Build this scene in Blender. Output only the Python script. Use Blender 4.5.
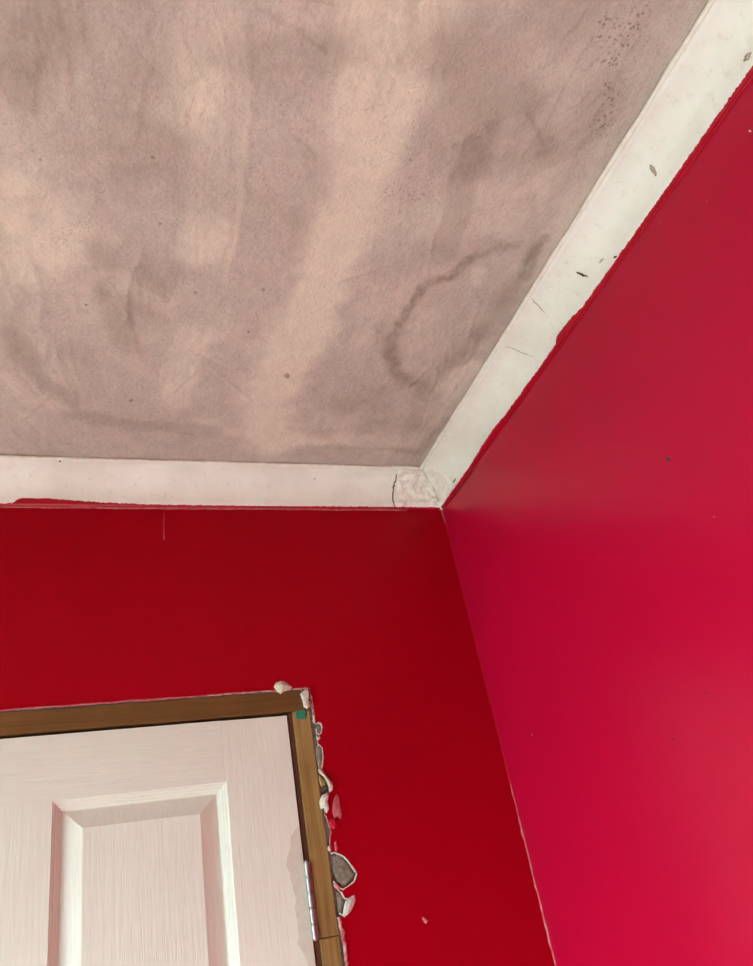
import bpy, bmesh, math, random
import numpy as np
from mathutils import Matrix, Vector

scn = bpy.context.scene
for o in list(bpy.data.objects):
    bpy.data.objects.remove(o)

# ------------------------------------------------------------------ camera
IW, IH, F = 753.0, 966.0, 806.17
H = 2.42                                   # ceiling height; right wall x=0, back wall y=0
RC = np.array([[0.93780309, -0.30140761, -0.17227544],      # camera right
               [0.018482,    0.53887231, -0.84218469],      # camera down
               [0.34667533,  0.7866194,   0.51092673]])     # camera forward
CAM = np.array([-0.6651, -1.2234, H - 0.7961])

def hit(u, v, ax, val):
    """point where the ray of a photo pixel meets the plane coordinate[ax] = val"""
    d = RC.T @ np.array([(u - IW / 2) / F, (v - IH / 2) / F, 1.0])
    return CAM + (val - CAM[ax]) / d[ax] * d

cam_d = bpy.data.cameras.new('camera')
cam = bpy.data.objects.new('camera', cam_d)
scn.collection.objects.link(cam)
cam.matrix_world = Matrix(((RC[0][0], -RC[1][0], -RC[2][0], CAM[0]),
                           (RC[0][1], -RC[1][1], -RC[2][1], CAM[1]),
                           (RC[0][2], -RC[1][2], -RC[2][2], CAM[2]),
                           (0, 0, 0, 1)))
cam_d.sensor_fit = 'VERTICAL'
cam_d.sensor_height = 36.0
cam_d.lens = F / IH * 36.0
cam_d.clip_start = 0.01
scn.camera = cam

# ------------------------------------------------------------------ light
X0, Y0 = -2.5, -3.1                        # left and rear wall planes
WY0, WY1, WZ0, WZ1 = -2.00, -0.50, 0.85, 2.08   # window opening in the left wall
world = bpy.data.worlds.new('sky')
scn.world = world
world.use_nodes = True
bg = world.node_tree.nodes['Background']
bg.inputs[0].default_value = (0.68, 0.95, 1.0, 1)
bg.inputs[1].default_value = 30.0
pl = bpy.data.lights.new('window_portal', 'AREA')
pl.shape = 'RECTANGLE'
pl.size = WY1 - WY0
pl.size_y = WZ1 - WZ0
pl.cycles.is_portal = True
po = bpy.data.objects.new('window_portal', pl)
scn.collection.objects.link(po)
po.location = (X0 - 0.115, (WY0 + WY1) / 2, (WZ0 + WZ1) / 2)
po.rotation_euler = Matrix(((0, 0, -1), (1, 0, 0), (0, -1, 0))).to_euler()  # local -Z points into the room (+x)

sun = bpy.data.lights.new('sun', 'SUN')
sun.energy = 60.0
sun.angle = math.radians(0.53)
sun.color = (0.75, 0.97, 0.99)
so = bpy.data.objects.new('sun', sun)
scn.collection.objects.link(so)
so.rotation_euler = Vector((0.80, -0.08, -0.72)).to_track_quat('-Z', 'Y').to_euler()   # through the left window onto the floor

vs = scn.view_settings
vs.view_transform = 'Standard'
vs.look = 'None'
vs.gamma = 1.0
vs.use_curve_mapping = False
vs.exposure = -0.04

# ------------------------------------------------------------------ helpers
rng = np.random.default_rng(7)
random.seed(3)

def link(o, parent=None):
    scn.collection.objects.link(o)
    if parent is not None:
        o.parent = parent
    return o

def mesh_obj(name, verts, faces, mats, parent=None, smooth=False, midx=None):
    me = bpy.data.meshes.new(name)
    me.from_pydata([tuple(map(float, v)) for v in verts], [], faces)
    for m in (mats if isinstance(mats, (list, tuple)) else [mats]):
        me.materials.append(m)
    if midx is not None:
        me.polygons.foreach_set('material_index', midx)
    me.polygons.foreach_set('use_smooth', [smooth] * len(me.polygons))
    me.update()
    return link(bpy.data.objects.new(name, me), parent)

def fix_normals(o):
    bm = bmesh.new(); bm.from_mesh(o.data)
    bmesh.ops.recalc_face_normals(bm, faces=bm.faces)
    bm.to_mesh(o.data); bm.free()
    return o

def empty(name, loc=(0, 0, 0)):
    o = bpy.data.objects.new(name, None)
    o.empty_display_size = 0.1
    link(o)
    o.location = loc
    return o

def tag(o, label=None, cat=None, kind=None, group=None):
    if label: o['label'] = label
    if cat: o['category'] = cat
    if kind: o['kind'] = kind
    if group: o['group'] = group
    return o

BOXF = [(0, 3, 2, 1), (4, 5, 6, 7), (0, 1, 5, 4), (1, 2, 6, 5), (2, 3, 7, 6), (3, 0, 4, 7)]
def boxv(x0, x1, y0, y1, z0, z1):
    return [(x0, y0, z0), (x1, y0, z0), (x1, y1, z0), (x0, y1, z0),
            (x0, y0, z1), (x1, y0, z1), (x1, y1, z1), (x0, y1, z1)]
def box(name, b, mat, parent=None, bevel=0.0):
    o = mesh_obj(name, boxv(*b), BOXF, mat, parent)
    if bevel:
        bm = bmesh.new(); bm.from_mesh(o.data)
        bmesh.ops.bevel(bm, geom=bm.edges[:], offset=bevel, segments=2, affect='EDGES', profile=0.6)
        bm.to_mesh(o.data); bm.free()
    return o
def boxes(name, bl, mat, parent=None):
    V, Fc = [], []
    for b in bl:
        n = len(V); V += boxv(*b); Fc += [tuple(i + n for i in f) for f in BOXF]
    return mesh_obj(name, V, Fc, mat, parent)

# numpy value noise -----------------------------------------------------
def vnoise(x, y, seed=0):
    x = np.asarray(x, float); y = np.asarray(y, float)
    xi = np.floor(x).astype(np.int64); yi = np.floor(y).astype(np.int64)
    fx = x - xi; fy = y - yi
    fx = fx * fx * (3 - 2 * fx); fy = fy * fy * (3 - 2 * fy)
    def h(a, b):
        n = (a * 374761393 + b * 668265263 + seed * 974634777) & 0x7fffffff
        n = ((n ^ (n >> 13)) * 1274126177) & 0x7fffffff
        n = (n ^ (n >> 16)) & 0xffff
        return n / 65535.0 * 2 - 1
    return ((h(xi, yi) * (1 - fx) + h(xi + 1, yi) * fx) * (1 - fy)
            + (h(xi, yi + 1) * (1 - fx) + h(xi + 1, yi + 1) * fx) * fy)
def fbm(x, y, seed=0, octv=4):
    s, a, t = 0, 1.0, 0.0
    for i in range(octv):
        s = s + a * vnoise(x * 2 ** i, y * 2 ** i, seed + i * 17); t += a; a *= 0.5
    return s / t
def sstep(a, b, x):
    t = np.clip((x - a) / (b - a), 0, 1)
    return t * t * (3 - 2 * t)
def seg_dist(px, py, pts):
    """distance to a polyline"""
    d = np.full(np.shape(px), 1e9)
    for (ax, ay), (bx, by) in zip(pts[:-1], pts[1:]):
        vx, vy = bx - ax, by - ay
        t = np.clip(((px - ax) * vx + (py - ay) * vy) / (vx * vx + vy * vy + 1e-12), 0, 1)
        d = np.minimum(d, np.hypot(px - ax - t * vx, py - ay - t * vy))
    return d

# ------------------------------------------------------------------ materials
def mat(name, color, rough=0.6, spec=0.5, metal=0.0):
    m = bpy.data.materials.new(name)
    m.use_nodes = True
    b = m.node_tree.nodes['Principled BSDF']
    b.inputs['Base Color'].default_value = (*color, 1)
    b.inputs['Roughness'].default_value = rough
    b.inputs['Specular IOR Level'].default_value = spec
    b.inputs['Metallic'].default_value = metal
    return m
class NT:
    def __init__(s, m):
        s.t = m.node_tree; s.b = s.t.nodes['Principled BSDF']
    def n(s, typ, **kw):
        nd = s.t.nodes.new(typ)
        for k, v in kw.items():
            if k in nd.inputs.keys(): nd.inputs[k].default_value = v
            else: setattr(nd, k, v)
        return nd
    def l(s, a, b): s.t.links.new(a, b)
    def coords(s, scale=(1, 1, 1), rot=(0, 0, 0), kind='Object'):
        tc = s.n('ShaderNodeTexCoord'); mp = s.n('ShaderNodeMapping')
        mp.inputs['Scale'].default_value = scale; mp.inputs['Rotation'].default_value = rot
        s.l(tc.outputs[kind], mp.inputs['Vector']); return mp.outputs[0]
    def noise(s, vec, scale, detail=4, rough=0.55, dist=0.0):
        nd = s.n('ShaderNodeTexNoise'); nd.inputs['Scale'].default_value = scale
        nd.inputs['Detail'].default_value = detail; nd.inputs['Roughness'].default_value = rough
        nd.inputs['Distortion'].default_value = dist
        s.l(vec, nd.inputs['Vector']); return nd.outputs['Fac']
    def ramp(s, fac, stops):
        nd = s.n('ShaderNodeValToRGB'); cr = nd.color_ramp
        while len(cr.elements) < len(stops): cr.elements.new(0.5)
        for e, (p, c) in zip(cr.elements, stops):
            e.position = p; e.color = (*c, 1) if len(c) == 3 else c
        s.l(fac, nd.inputs[0]); return nd.outputs[0]
    def mix(s, fac, a, b, mode='MIX'):
        nd = s.n('ShaderNodeMix', data_type='RGBA', blend_type=mode)
        for sock, v in ((nd.inputs[0], fac), (nd.inputs[6], a), (nd.inputs[7], b)):
            if hasattr(v, 'links'): s.l(v, sock)
            elif isinstance(v, (int, float)): sock.default_value = v
            else: sock.default_value = (*v, 1)
        return nd.outputs[2]
    def math(s, op, a, b=0.0):
        nd = s.n('ShaderNodeMath', operation=op)
        for sock, v in ((nd.inputs[0], a), (nd.inputs[1], b)):
            if hasattr(v, 'links'): s.l(v, sock)
            else: sock.default_value = v
        return nd.outputs[0]
    def bump(s, h, strength, dist=0.001, prev=None):
        nd = s.n('ShaderNodeBump'); nd.inputs['Strength'].default_value = strength
        nd.inputs['Distance'].default_value = dist
        s.l(h, nd.inputs['Height'])
        if prev is not None: s.l(prev, nd.inputs['Normal'])
        return nd.outputs[0]
    def color(s, c): s.l(c, s.b.inputs['Base Color'])
    def normal(s, c): s.l(c, s.b.inputs['Normal'])
    def rough(s, c): s.l(c, s.b.inputs['Roughness'])

def make_red(name, col=(0.33, 0.0004, 0.014), rough=0.30, spec=0.36):
    m = mat(name, col, rough, spec); k = NT(m)
    v = k.coords()
    n1 = k.noise(v, 2.2, 3)
    k.color(k.mix(k.ramp(n1, [(0.35, (0, 0, 0)), (0.65, (1, 1, 1))]), [c * 0.95 for c in col], [c * 1.04 for c in col]))
    n3 = k.noise(v, 5.0, 2)
    b = k.bump(n3, 0.10, 0.006)
    k.normal(b)
    k.rough(k.ramp(k.noise(v, 9, 3), [(0.3, (rough * .96,) * 3), (0.7, (rough * 1.06,) * 3)]))
    return m
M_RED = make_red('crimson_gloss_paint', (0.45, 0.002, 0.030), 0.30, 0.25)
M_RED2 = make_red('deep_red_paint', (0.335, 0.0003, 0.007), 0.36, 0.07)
M_REDEDGE = make_red('red_paint_overlap', (0.42, 0.001, 0.016), 0.35)

def make_mottled(name, a, b, scale=60, rough=0.85, bump=0.4, bscale=300, bdist=0.001):
    m = mat(name, a, rough, 0.3); k = NT(m); v = k.coords()
    k.color(k.mix(k.ramp(k.noise(v, scale, 5), [(0.35, (0, 0, 0)), (0.65, (1, 1, 1))]), a, b))
    k.normal(k.bump(k.noise(v, bscale, 4), bump, bdist))
    return m
M_PLASTER = make_mottled('bare_grey_plaster', (0.27, 0.22, 0.17), (0.16, 0.13, 0.10), 160, 0.95, 0.6, 350, 0.002)
M_PLASTERW = make_mottled('broken_white_plaster', (0.74, 0.68, 0.60), (0.55, 0.47, 0.40), 220, 0.9, 0.5, 400, 0.0015)
M_CHIP = make_mottled('cream_filler', (0.70, 0.60, 0.48), (0.52, 0.43, 0.33), 180, 0.9, 0.4, 300, 0.001)
M_PINKEDGE = make_mottled('pink_scraped_paint', (0.45, 0.05, 0.075), (0.55, 0.17, 0.175), 90, 0.6, 0.5, 350, 0.001)
M_PINKWHITE = make_mottled('ragged_paint_edge', (0.40, 0.02, 0.04), (0.62, 0.36, 0.33), 130, 0.7, 0.5, 350, 0.001)
M_CRACK = mat('dark_crack', (0.10, 0.07, 0.05), 0.95, 0.1)
M_CRACKSOFT = make_mottled('hairline_crack', (0.34, 0.27, 0.20), (0.5, 0.43, 0.36), 200, 0.95, 0.1)

def make_cove():
    m = mat('cove_paint', (0.78, 0.74, 0.66), 0.55, 0.3); k = NT(m); v = k.coords()
    c = k.mix(k.ramp(k.noise(v, 9, 5, 0.6), [(0.38, (0, 0, 0)), (0.66, (1, 1, 1))]), (0.90, 0.885, 0.82), (0.80, 0.765, 0.69))
    fl = k.ramp(k.noise(v, 75, 5, 0.7), [(0.58, (0, 0, 0)), (0.68, (1, 1, 1))])
    c = k.mix(k.math('MULTIPLY', fl, 0.32), c, (0.60, 0.52, 0.43))
    k.color(c)
    b = k.bump(k.noise(v, 30, 4), 0.35, 0.004)
    b = k.bump(k.noise(v, 260, 3), 0.25, 0.001, b)
    k.normal(b)
    return m
M_COVE = make_cove()
M_FILLER = make_mottled('lumpy_mitre_filler', (0.93, 0.89, 0.81), (0.80, 0.73, 0.64), 60, 0.85, 0.6, 160, 0.003)
M_BEAD = make_mottled('cove_filler_bead', (0.92, 0.89, 0.80), (0.82, 0.77, 0.68), 70, 0.6, 0.3)

def make_ceiling():
    m = mat('skimmed_plaster', (0.6, 0.5, 0.43), 0.9, 0.2); k = NT(m); v = k.coords()
    at = k.n('ShaderNodeAttribute', attribute_name='tone')
    sp = k.n('ShaderNodeSeparateColor'); k.l(at.outputs['Color'], sp.inputs[0])
    li, da, st = sp.outputs[0], sp.outputs[1], sp.outputs[2]
    at2 = k.n('ShaderNodeAttribute', attribute_name='pits')
    n1 = k.noise(v, 5.5, 6, 0.6, 0.6)
    base = k.mix(k.ramp(n1, [(0.36, (0, 0, 0)), (0.64, (1, 1, 1))]), (0.51, 0.435, 0.395), (0.62, 0.525, 0.455))
    nf = k.noise(v, 38, 6, 0.7, 0.4)
    nff = k.ramp(nf, [(0.3, (0, 0, 0)), (0.7, (1, 1, 1))])
    base = k.mix(0.34, base, k.mix(nff, (0.36, 0.285, 0.245), (0.78, 0.65, 0.56)))
    va = k.coords((1.0, 0.22, 1.0), (0, 0, 0.35))
    sk = k.ramp(k.noise(va, 60, 5, 0.7, 1.2), [(0.36, (0, 0, 0)), (0.64, (1, 1, 1))])
    base = k.mix(0.10, base, k.mix(sk, (0.38, 0.31, 0.27), (0.76, 0.64, 0.56)))
    gr = k.ramp(k.noise(v, 240, 4, 0.75), [(0.36, (0, 0, 0)), (0.64, (1, 1, 1))])
    base = k.mix(0.18, base, k.mix(gr, (0.33, 0.26, 0.22), (0.80, 0.67, 0.58)))
    nr = k.noise(v, 20, 9, 0.72, 0.8)
    def edge_mask(src, gain, lo, wdt):
        q = k.math('ADD', src, k.math('MULTIPLY', k.math('SUBTRACT', nr, 0.5), gain))
        nd = k.n('ShaderNodeClamp'); k.l(k.math('DIVIDE', k.math('SUBTRACT', q, lo), wdt), nd.inputs[0]); return nd.outputs[0]
    lm = k.math('MULTIPLY', edge_mask(li, 1.15, 0.10, 0.72), k.math('ADD', k.math('MULTIPLY', nff, 0.35), 0.68))
    c = k.mix(lm, base, (0.80, 0.685, 0.575))
    dm = k.math('MULTIPLY', edge_mask(da, 1.3, 0.12, 0.66), k.math('ADD', k.math('MULTIPLY', nff, 0.5), 0.45))
    c = k.mix(dm, c, (0.33, 0.258, 0.205))
    n5 = k.ramp(k.noise(v, 90, 5, 0.75), [(0.35, (0.5,) * 3), (0.6, (1, 1, 1))])
    c = k.mix(k.math('MULTIPLY', st, n5), c, (0.24, 0.17, 0.115))
    # pits: small dark speckle where the trowel tore the surface
    vo = k.n('ShaderNodeTexVoronoi'); vo.inputs['Scale'].default_value = 210
    k.l(v, vo.inputs['Vector'])
    pit = k.ramp(vo.outputs['Distance'], [(0.24, (1, 1, 1)), (0.42, (0, 0, 0))])
    gate = k.ramp(k.noise(v, 70, 3), [(0.40, (0, 0, 0)), (0.50, (1, 1, 1))])
    pm = k.math('MULTIPLY', k.math('MULTIPLY', pit, gate), at2.outputs['Fac'])
    c = k.mix(k.math('MULTIPLY', pm, 0.75), c, (0.22, 0.16, 0.13))
    k.color(c)
    b = k.bump(k.noise(v, 45, 5, 0.6, 0.5), 0.45, 0.006)
    b = k.bump(sk, 0.25, 0.0010, b)
    b = k.bump(k.noise(v, 210, 5, 0.7), 0.7, 0.0030, b)
    k.normal(b)
    return m
M_CEIL = make_ceiling()

def make_door(name, axis):
    m = mat(name, (0.79, 0.72, 0.64), 0.45, 0.4); k = NT(m)
    sc = {'v': (170, 170, 11), 'h': (12, 170, 150)}[axis]
    v = k.coords(sc)
    g = k.noise(v, 1.0, 3, 0.6, 1.1)
    gr = k.ramp(g, [(0.40, (0, 0, 0)), (0.62, (1, 1, 1))])
    v2 = k.coords()
    c = k.mix(k.ramp(k.noise(v2, 7, 4), [(0.35, (0, 0, 0)), (0.65, (1, 1, 1))]), (0.71, 0.675, 0.585), (0.675, 0.635, 0.55))
    c = k.mix(k.math('MULTIPLY', gr, 0.10), c, (0.50, 0.45, 0.39))
    k.color(c)
    k.normal(k.bump(g, 0.5, 0.0013))
    return m
M_DOORV = make_door('door_paint_vertical_grain', 'v')
M_DOORH = make_door('door_paint_horizontal_grain', 'h')
M_BEIGESTRIP = make_mottled('beige_door_strip', (0.60, 0.53, 0.44), (0.55, 0.48, 0.40), 120, 0.6, 0.2)

def make_wood(name, a, b, axis):
    m = mat(name, a, 0.38, 0.4); k = NT(m)
    sc = {'v': (110, 110, 4), 'h': (4, 110, 110)}[axis]
    g = k.noise(k.coords(sc), 1.0, 5, 0.65, 0.8)
    c = k.mix(k.ramp(g, [(0.30, (0, 0, 0)), (0.70, (1, 1, 1))]), a, b)
    big = k.ramp(k.noise(k.coords(), 14, 4), [(0.35, (0, 0, 0)), (0.7, (1, 1, 1))])
    c = k.mix(k.math('MULTIPLY', big, 0.35), c, [x * 0.5 for x in a])
    k.color(c); k.normal(k.bump(g, 0.25, 0.0008))
    return m
M_WOODH = make_wood('dark_stained_wood', (0.10, 0.040, 0.008), (0.19, 0.083, 0.018), 'h')
M_WOODV = make_wood('worn_stained_wood', (0.19, 0.105, 0.026), (0.38, 0.235, 0.085), 'v')
M_WOODDARK = make_wood('rebate_wood', (0.085, 0.030, 0.015), (0.13, 0.045, 0.022), 'v')
M_GREEN = make_mottled('green_paint_mark', (0.01, 0.13, 0.075), (0.03, 0.20, 0.12), 200, 0.5, 0.2)
M_STEEL = mat('hinge_steel', (0.40, 0.39, 0.38), 0.48, 0.5, 1.0)
M_WHITE = mat('white_window_paint', (0.8, 0.8, 0.78), 0.4)
M_FLOOR = make_mottled('dusty_pale_floor', (0.62, 0.60, 0.56), (0.56, 0.54, 0.50), 6, 0.6, 0.2, 60)
M_GROUND = make_mottled('outdoor_grass', (0.07, 0.08, 0.05), (0.05, 0.06, 0.035), 3, 0.9, 0.2, 20)
M_SCREW = mat('dark_mark', (0.035, 0.02, 0.02), 0.7)

def make_glass():
    m = bpy.data.materials.new('window_glass'); m.use_nodes = True
    t = m.node_tree; t.nodes.clear()
    o = t.nodes.new('ShaderNodeOutputMaterial'); mx = t.nodes.new('ShaderNodeMixShader')
    tr = t.nodes.new('ShaderNodeBsdfTransparent'); gl = t.nodes.new('ShaderNodeBsdfGlossy')
    gl.inputs['Roughness'].default_value = 0.02
    mx.inputs[0].default_value = 0.04
    t.links.new(tr.outputs[0], mx.inputs[1]); t.links.new(gl.outputs[0], mx.inputs[2])
    t.links.new(mx.outputs[0], o.inputs[0]); return m
M_GLASS = make_glass()

# ------------------------------------------------------------------ room shell
T = 0.12
tag(box('floor', (X0 - T, T, Y0 - T, T, -0.12, 0.0), M_FLOOR), 'bare pale dusty floor of the red room', 'floor', 'structure')
wall_right = tag(box('wall_right', (0.0, T, Y0, T, 0, H), M_RED), 'glossy crimson wall on the right with a pink sheen', 'wall', 'structure')
tag(box('wall_rear', (X0 - T, T, Y0 - T, Y0, 0, H), M_RED), 'red wall behind the viewer', 'wall', 'structure')
tag(boxes('wall_left', [(X0 - T, X0, Y0, WY0, 0, H), (X0 - T, X0, WY1, T, 0, H),
                        (X0 - T, X0, WY0, WY1, 0, WZ0), (X0 - T, X0, WY0, WY1, WZ1, H)], M_RED),
    'red wall on the left with the window', 'wall', 'structure')
tag(box('ground', (X0 - 14, X0 - T, -12, 9, -0.5, -0.3), M_GROUND), 'dark grassy ground outside the window', 'ground', 'structure')
# window in the left wall (behind and left of the viewer)
win = tag(empty('window_1', (X0 - 0.06, (WY0 + WY1) / 2, WZ0)), 'white framed window in the left red wall', 'window', 'structure')
def wbox(name, b, m):
    o = box(name, b, m, win); o.matrix_parent_inverse = Matrix.Translation(-win.location); return o
xa, xb = X0 - 0.10, X0 - 0.04
ym = (WY0 + WY1) / 2
wbox('window_frame', (xa, xb, WY0, WY0 + .05, WZ0, WZ1), M_WHITE)
wbox('window_frame', (xa, xb, WY1 - .05, WY1, WZ0, WZ1), M_WHITE)
wbox('window_frame', (xa, xb, WY0 + .05, WY1 - .05, WZ1 - .05, WZ1), M_WHITE)
wbox('window_frame', (xa, xb, WY0 + .05, WY1 - .05, WZ0, WZ0 + .05), M_WHITE)
wbox('mullion', (xa, xb, ym - .03, ym + .03, WZ0 + .05, WZ1 - .05), M_WHITE)
wbox('pane', (X0 - .073, X0 - .067, WY0 + .05, ym - .03, WZ0 + .05, WZ1 - .05), M_GLASS)
wbox('pane', (X0 - .073, X0 - .067, ym + .03, WY1 - .05, WZ0 + .05, WZ1 - .05), M_GLASS)

# ------------------------------------------------------------------ ceiling
def cpx(pts):
    return [tuple(hit(u, v, 2, H)[:2]) for u, v in pts]
FX, FY = -0.98, -1.14
xs = np.concatenate([np.linspace(X0 - T, FX, 14)[:-1], np.linspace(FX, -0.03, 318), np.array([0.0, T])])
ys = np.concatenate([np.linspace(Y0 - T, FY, 16)[:-1], np.linspace(FY, -0.03, 371), np.array([0.0, T])])
GX, GY = np.meshgrid(xs, ys)
px, py = GX.ravel(), GY.ravel()
wx = px + 0.010 * fbm(px * 22, py * 22, 5); wy = py + 0.010 * fbm(px * 22, py * 22, 9)
PX = 0.00125                                # about one photo pixel on the ceiling, metres
light = np.zeros_like(px); dark = np.zeros_like(px); stain = np.zeros_like(px); pits = np.zeros_like(px); hgt = np.zeros_like(px)

# random trowel sweeps
r2 = np.random.default_rng(21)
for i in range(46):
    a0 = (0.0 if i % 2 else math.pi) + r2.normal(0, 0.45)          # sweeps run mostly away from the door wall
    R0 = r2.uniform(0.35, 1.0); tx, ty = r2.uniform(-0.95, -0.05), r2.uniform(-1.05, -0.05)
    cx, cy = tx - R0 * math.cos(a0), ty - R0 * math.sin(a0)
    R = R0; w = r2.uniform(0.02, 0.06)
    ext = r2.uniform(0.10, 0.35)
    d = np.hypot(wx - cx, wy - cy) - R
    an = np.arctan2(wy - cy, wx - cx); da = np.abs((an - a0 + math.pi) % (2 * math.pi) - math.pi)
    am = sstep(ext, ext * 0.6, da)
    st = 0.5 + 0.5 * vnoise(d * 320, an * 5, i)
    bnd = sstep(-w, -w * 0.5, d) * sstep(w, w * 0.93, d) * am
    s = r2.uniform(-1, 1)
    if s > 0: light += 0.46 * s * bnd * (0.55 + 0.6 * st)
    else: dark += -0.40 * s * bnd * (0.5 + 0.7 * st)
    hgt += bnd * (0.25 * (st - 0.5)) * 0.0012
    hgt -= am * np.exp(-((d - w) / 0.0035) ** 2) * 0.00028 * r2.uniform(0.2, 1)

def blob(arr, pts, rad, amp, soft=0.6, wob=0.35, seed=0):
    """soft-edged patch along a photo polyline; rad in photo pixels"""
    q = cpx(pts); rr = rad * PX
    d = seg_dist(wx, wy, q) if len(q) > 1 else np.hypot(wx - q[0][0], wy - q[0][1])
    d = d * (1 + wob * fbm(px * 30, py * 30, seed + 31))
    arr += amp * sstep(rr * (1 + soft), rr * (1 - soft), d)

# pale sweeps of the plaster
blob(light, [(395, 10), (375, 110), (345, 225), (305, 330), (268, 395), (275, 440)], 34, 0.85, 0.75, 0.3, 1)
blob(light, [(400, 0), (372, 120)], 46, 0.30, 0.7, 0.3, 2)
blob(light, [(335, 250), (280, 390)], 18, 0.25, 0.9, 0.3, 3)
blob(light, [(30, 205), (60, 235)], 38, 0.60, 0.6, 0.4, 4)
blob(light, [(20, 250), (95, 300)], 30, 0.35, 0.7, 0.4, 5)
blob(light, [(112, 280), (140, 290), (165, 305)], 13, 0.55, 0.7, 0.5, 6)
blob(light, [(195, 75), (180, 115)], 18, 0.45, 0.8, 0.5, 7)
blob(light, [(200, 428), (300, 440), (420, 440)], 16, 0.45, 0.8, 0.4, 8)
blob(light, [(430, 225), (500, 210), (540, 190)], 34, 0.38, 0.8, 0.4, 9)
blob(light, [(478, 282), (482, 272)], 9, 0.50, 0.6, 0.3, 10)
blob(light, [(430, 320), (415, 350)], 22, 0.30, 0.8, 0.4, 11)
blob(light, [(445, 385), (470, 368), (430, 420)], 16, 0.55, 0.5, 0.3, 12)
blob(light, [(580, 20), (560, 100), (540, 150)], 30, 0.22, 0.8, 0.5, 13)
blob(light, [(30, 420), (0, 380)], 22, 0.35, 0.8, 0.4, 14)
blob(light, [(215, 240), (190, 250)], 20, 0.30, 0.8, 0.4, 15)
# darker, damp-looking areas
blob(dark, [(470, 60), (480, 110), (465, 140)], 42, 0.50, 0.8, 0.5, 20)
blob(dark, [(530, 95), (545, 150)], 14, 0.30, 0.8, 0.5, 21)
blob(dark, [(10, 335), (45, 382), (70, 402)], 12, 0.55, 0.7, 0.4, 22)
blob(dark, [(75, 415), (140, 425), (210, 432)], 15, 0.55, 0.7, 0.4, 23)
blob(dark, [(95, 250), (110, 300), (135, 350)], 14, 0.38, 0.7, 0.4, 24)
blob(dark, [(130, 140), (150, 60), (130, 20)], 36, 0.30, 0.8, 0.5, 25)
blob(dark, [(110, 180), (200, 190), (260, 210)], 34, 0.26, 0.8, 0.5, 26)
blob(dark, [(250, 60), (330, 50)], 22, 0.32, 0.8, 0.5, 27)
blob(dark, [(40, 30), (20, 90)], 22, 0.28, 0.8, 0.5, 28)
blob(dark, [(300, 160), (320, 180), (290, 260)], 16, 0.32, 0.8, 0.5, 29)
blob(dark, [(345, 405), (385, 395), (375, 425)], 24, 0.40, 0.8, 0.5, 30)
blob(dark, [(385, 330), (392, 370), (420, 388)], 16, 0.40, 0.8, 0.5, 31)
blob(dark, [(525, 265), (502, 295), (480, 335)], 13, 0.42, 0.9, 0.8, 32)
blob(dark, [(480, 335), (455, 360)], 16, 0.45, 0.8, 0.3, 33)
blob(dark, [(536, 250), (528, 275)], 9, 0.55, 0.8, 0.3, 34)
blob(dark, [(660, 5), (560, 190), (500, 330)], 13, 0.22, 0.9, 0.4, 35)
blob(dark, [(545, 10), (600, 0)], 22, 0.30, 0.8, 0.5, 36)
blob(dark, [(420, 250), (445, 260)], 15, 0.28, 0.8, 0.5, 37)
blob(dark, [(310, 445), (420, 452), (450, 418)], 7, 0.38, 0.8, 0.5, 38)
# tide line of the old leak
def tline(pts, rad, amp, seed):
    q = cpx(pts)
    x2 = px + 0.006 * fbm(px * 70, py * 70, seed); y2 = py + 0.006 * fbm(px * 70, py * 70, seed + 4)
    d = seg_dist(x2, y2, q)
    k = 0.75 + 0.5 * fbm(px * 55, py * 55, seed + 8)
    stain[:] = np.maximum(stain, amp * k * sstep(rad * PX * 1.7, rad * PX * 0.3, d))
tline([(472, 258), (450, 276), (425, 285), (408, 308), (400, 325)], 6, 0.85, 50)
tline([(400, 325), (389, 338), (390, 356)], 7, 0.65, 51)
tline([(388, 350), (398, 372), (412, 382)], 8, 0.70, 52)
tline([(472, 260), (500, 246), (520, 244)], 5, 0.5, 53)
tline([(524, 260), (538, 246), (545, 240)], 8, 0.7, 54)
tline([(260, 8), (325, 50)], 2.0, 0.40, 55)
tline([(294, 134), (316, 160)], 2.0, 0.40, 56)
tline([(310, 0), (335, 8)], 2.0, 0.35, 57)
tline([(528, 112), (543, 145)], 2.5, 0.35, 58)
tline([(437, 366), (441, 378), (430, 392)], 2.0, 0.35, 59)
tline([(150, 20), (152, 50), (145, 100), (138, 135)], 3.0, 0.32, 60)
tline([(0, 455), (420, 466)], 3.0, 0.28, 61)
# raised trowel ridges, laps and scratches
def ridge(pts, rad, h):
    d = seg_dist(px + 0.003 * fbm(px * 60, py * 60, 3), py, cpx(pts))
    hgt[:] -= h * np.exp(-(d / (rad * PX)) ** 2)
for pts, rad, h in [([(103, 276), (135, 282), (165, 300)], 3, .0008), ([(105, 278), (125, 310), (140, 360)], 3, .0006),
                    ([(165, 398), (205, 362), (250, 400)], 2.5, .0006), ([(67, 0), (66, 100)], 2.5, .0004),
                    ([(36, 0), (33, 120)], 2.5, .0004), ([(190, 95), (182, 125)], 3, .0008), ([(205, 85), (198, 120)], 3, .0007),
                    ([(340, 280), (395, 262)], 3, .0006), ([(350, 298), (392, 288)], 3, .0005),
                    ([(480, 300), (468, 335)], 2.5, .0008), ([(475, 345), (466, 362)], 2.5, .0008),
                    ([(428, 368), (408, 386)], 2.5, .0008), ([(438, 372), (430, 390)], 2.5, .0007),
                    ([(590, 5), (560, 38)], 2.5, .0006), ([(600, 20), (520, 160)], 3, .0004), ([(640, 30), (570, 160)], 3, .0004),
                    ([(55, 440), (90, 450)], 2.5, .0006), ([(300, 428), (400, 432)], 3, .0005), ([(10, 430), (60, 385), (40, 350)], 3, .0004)]:
    ridge(pts, rad, h)
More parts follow.
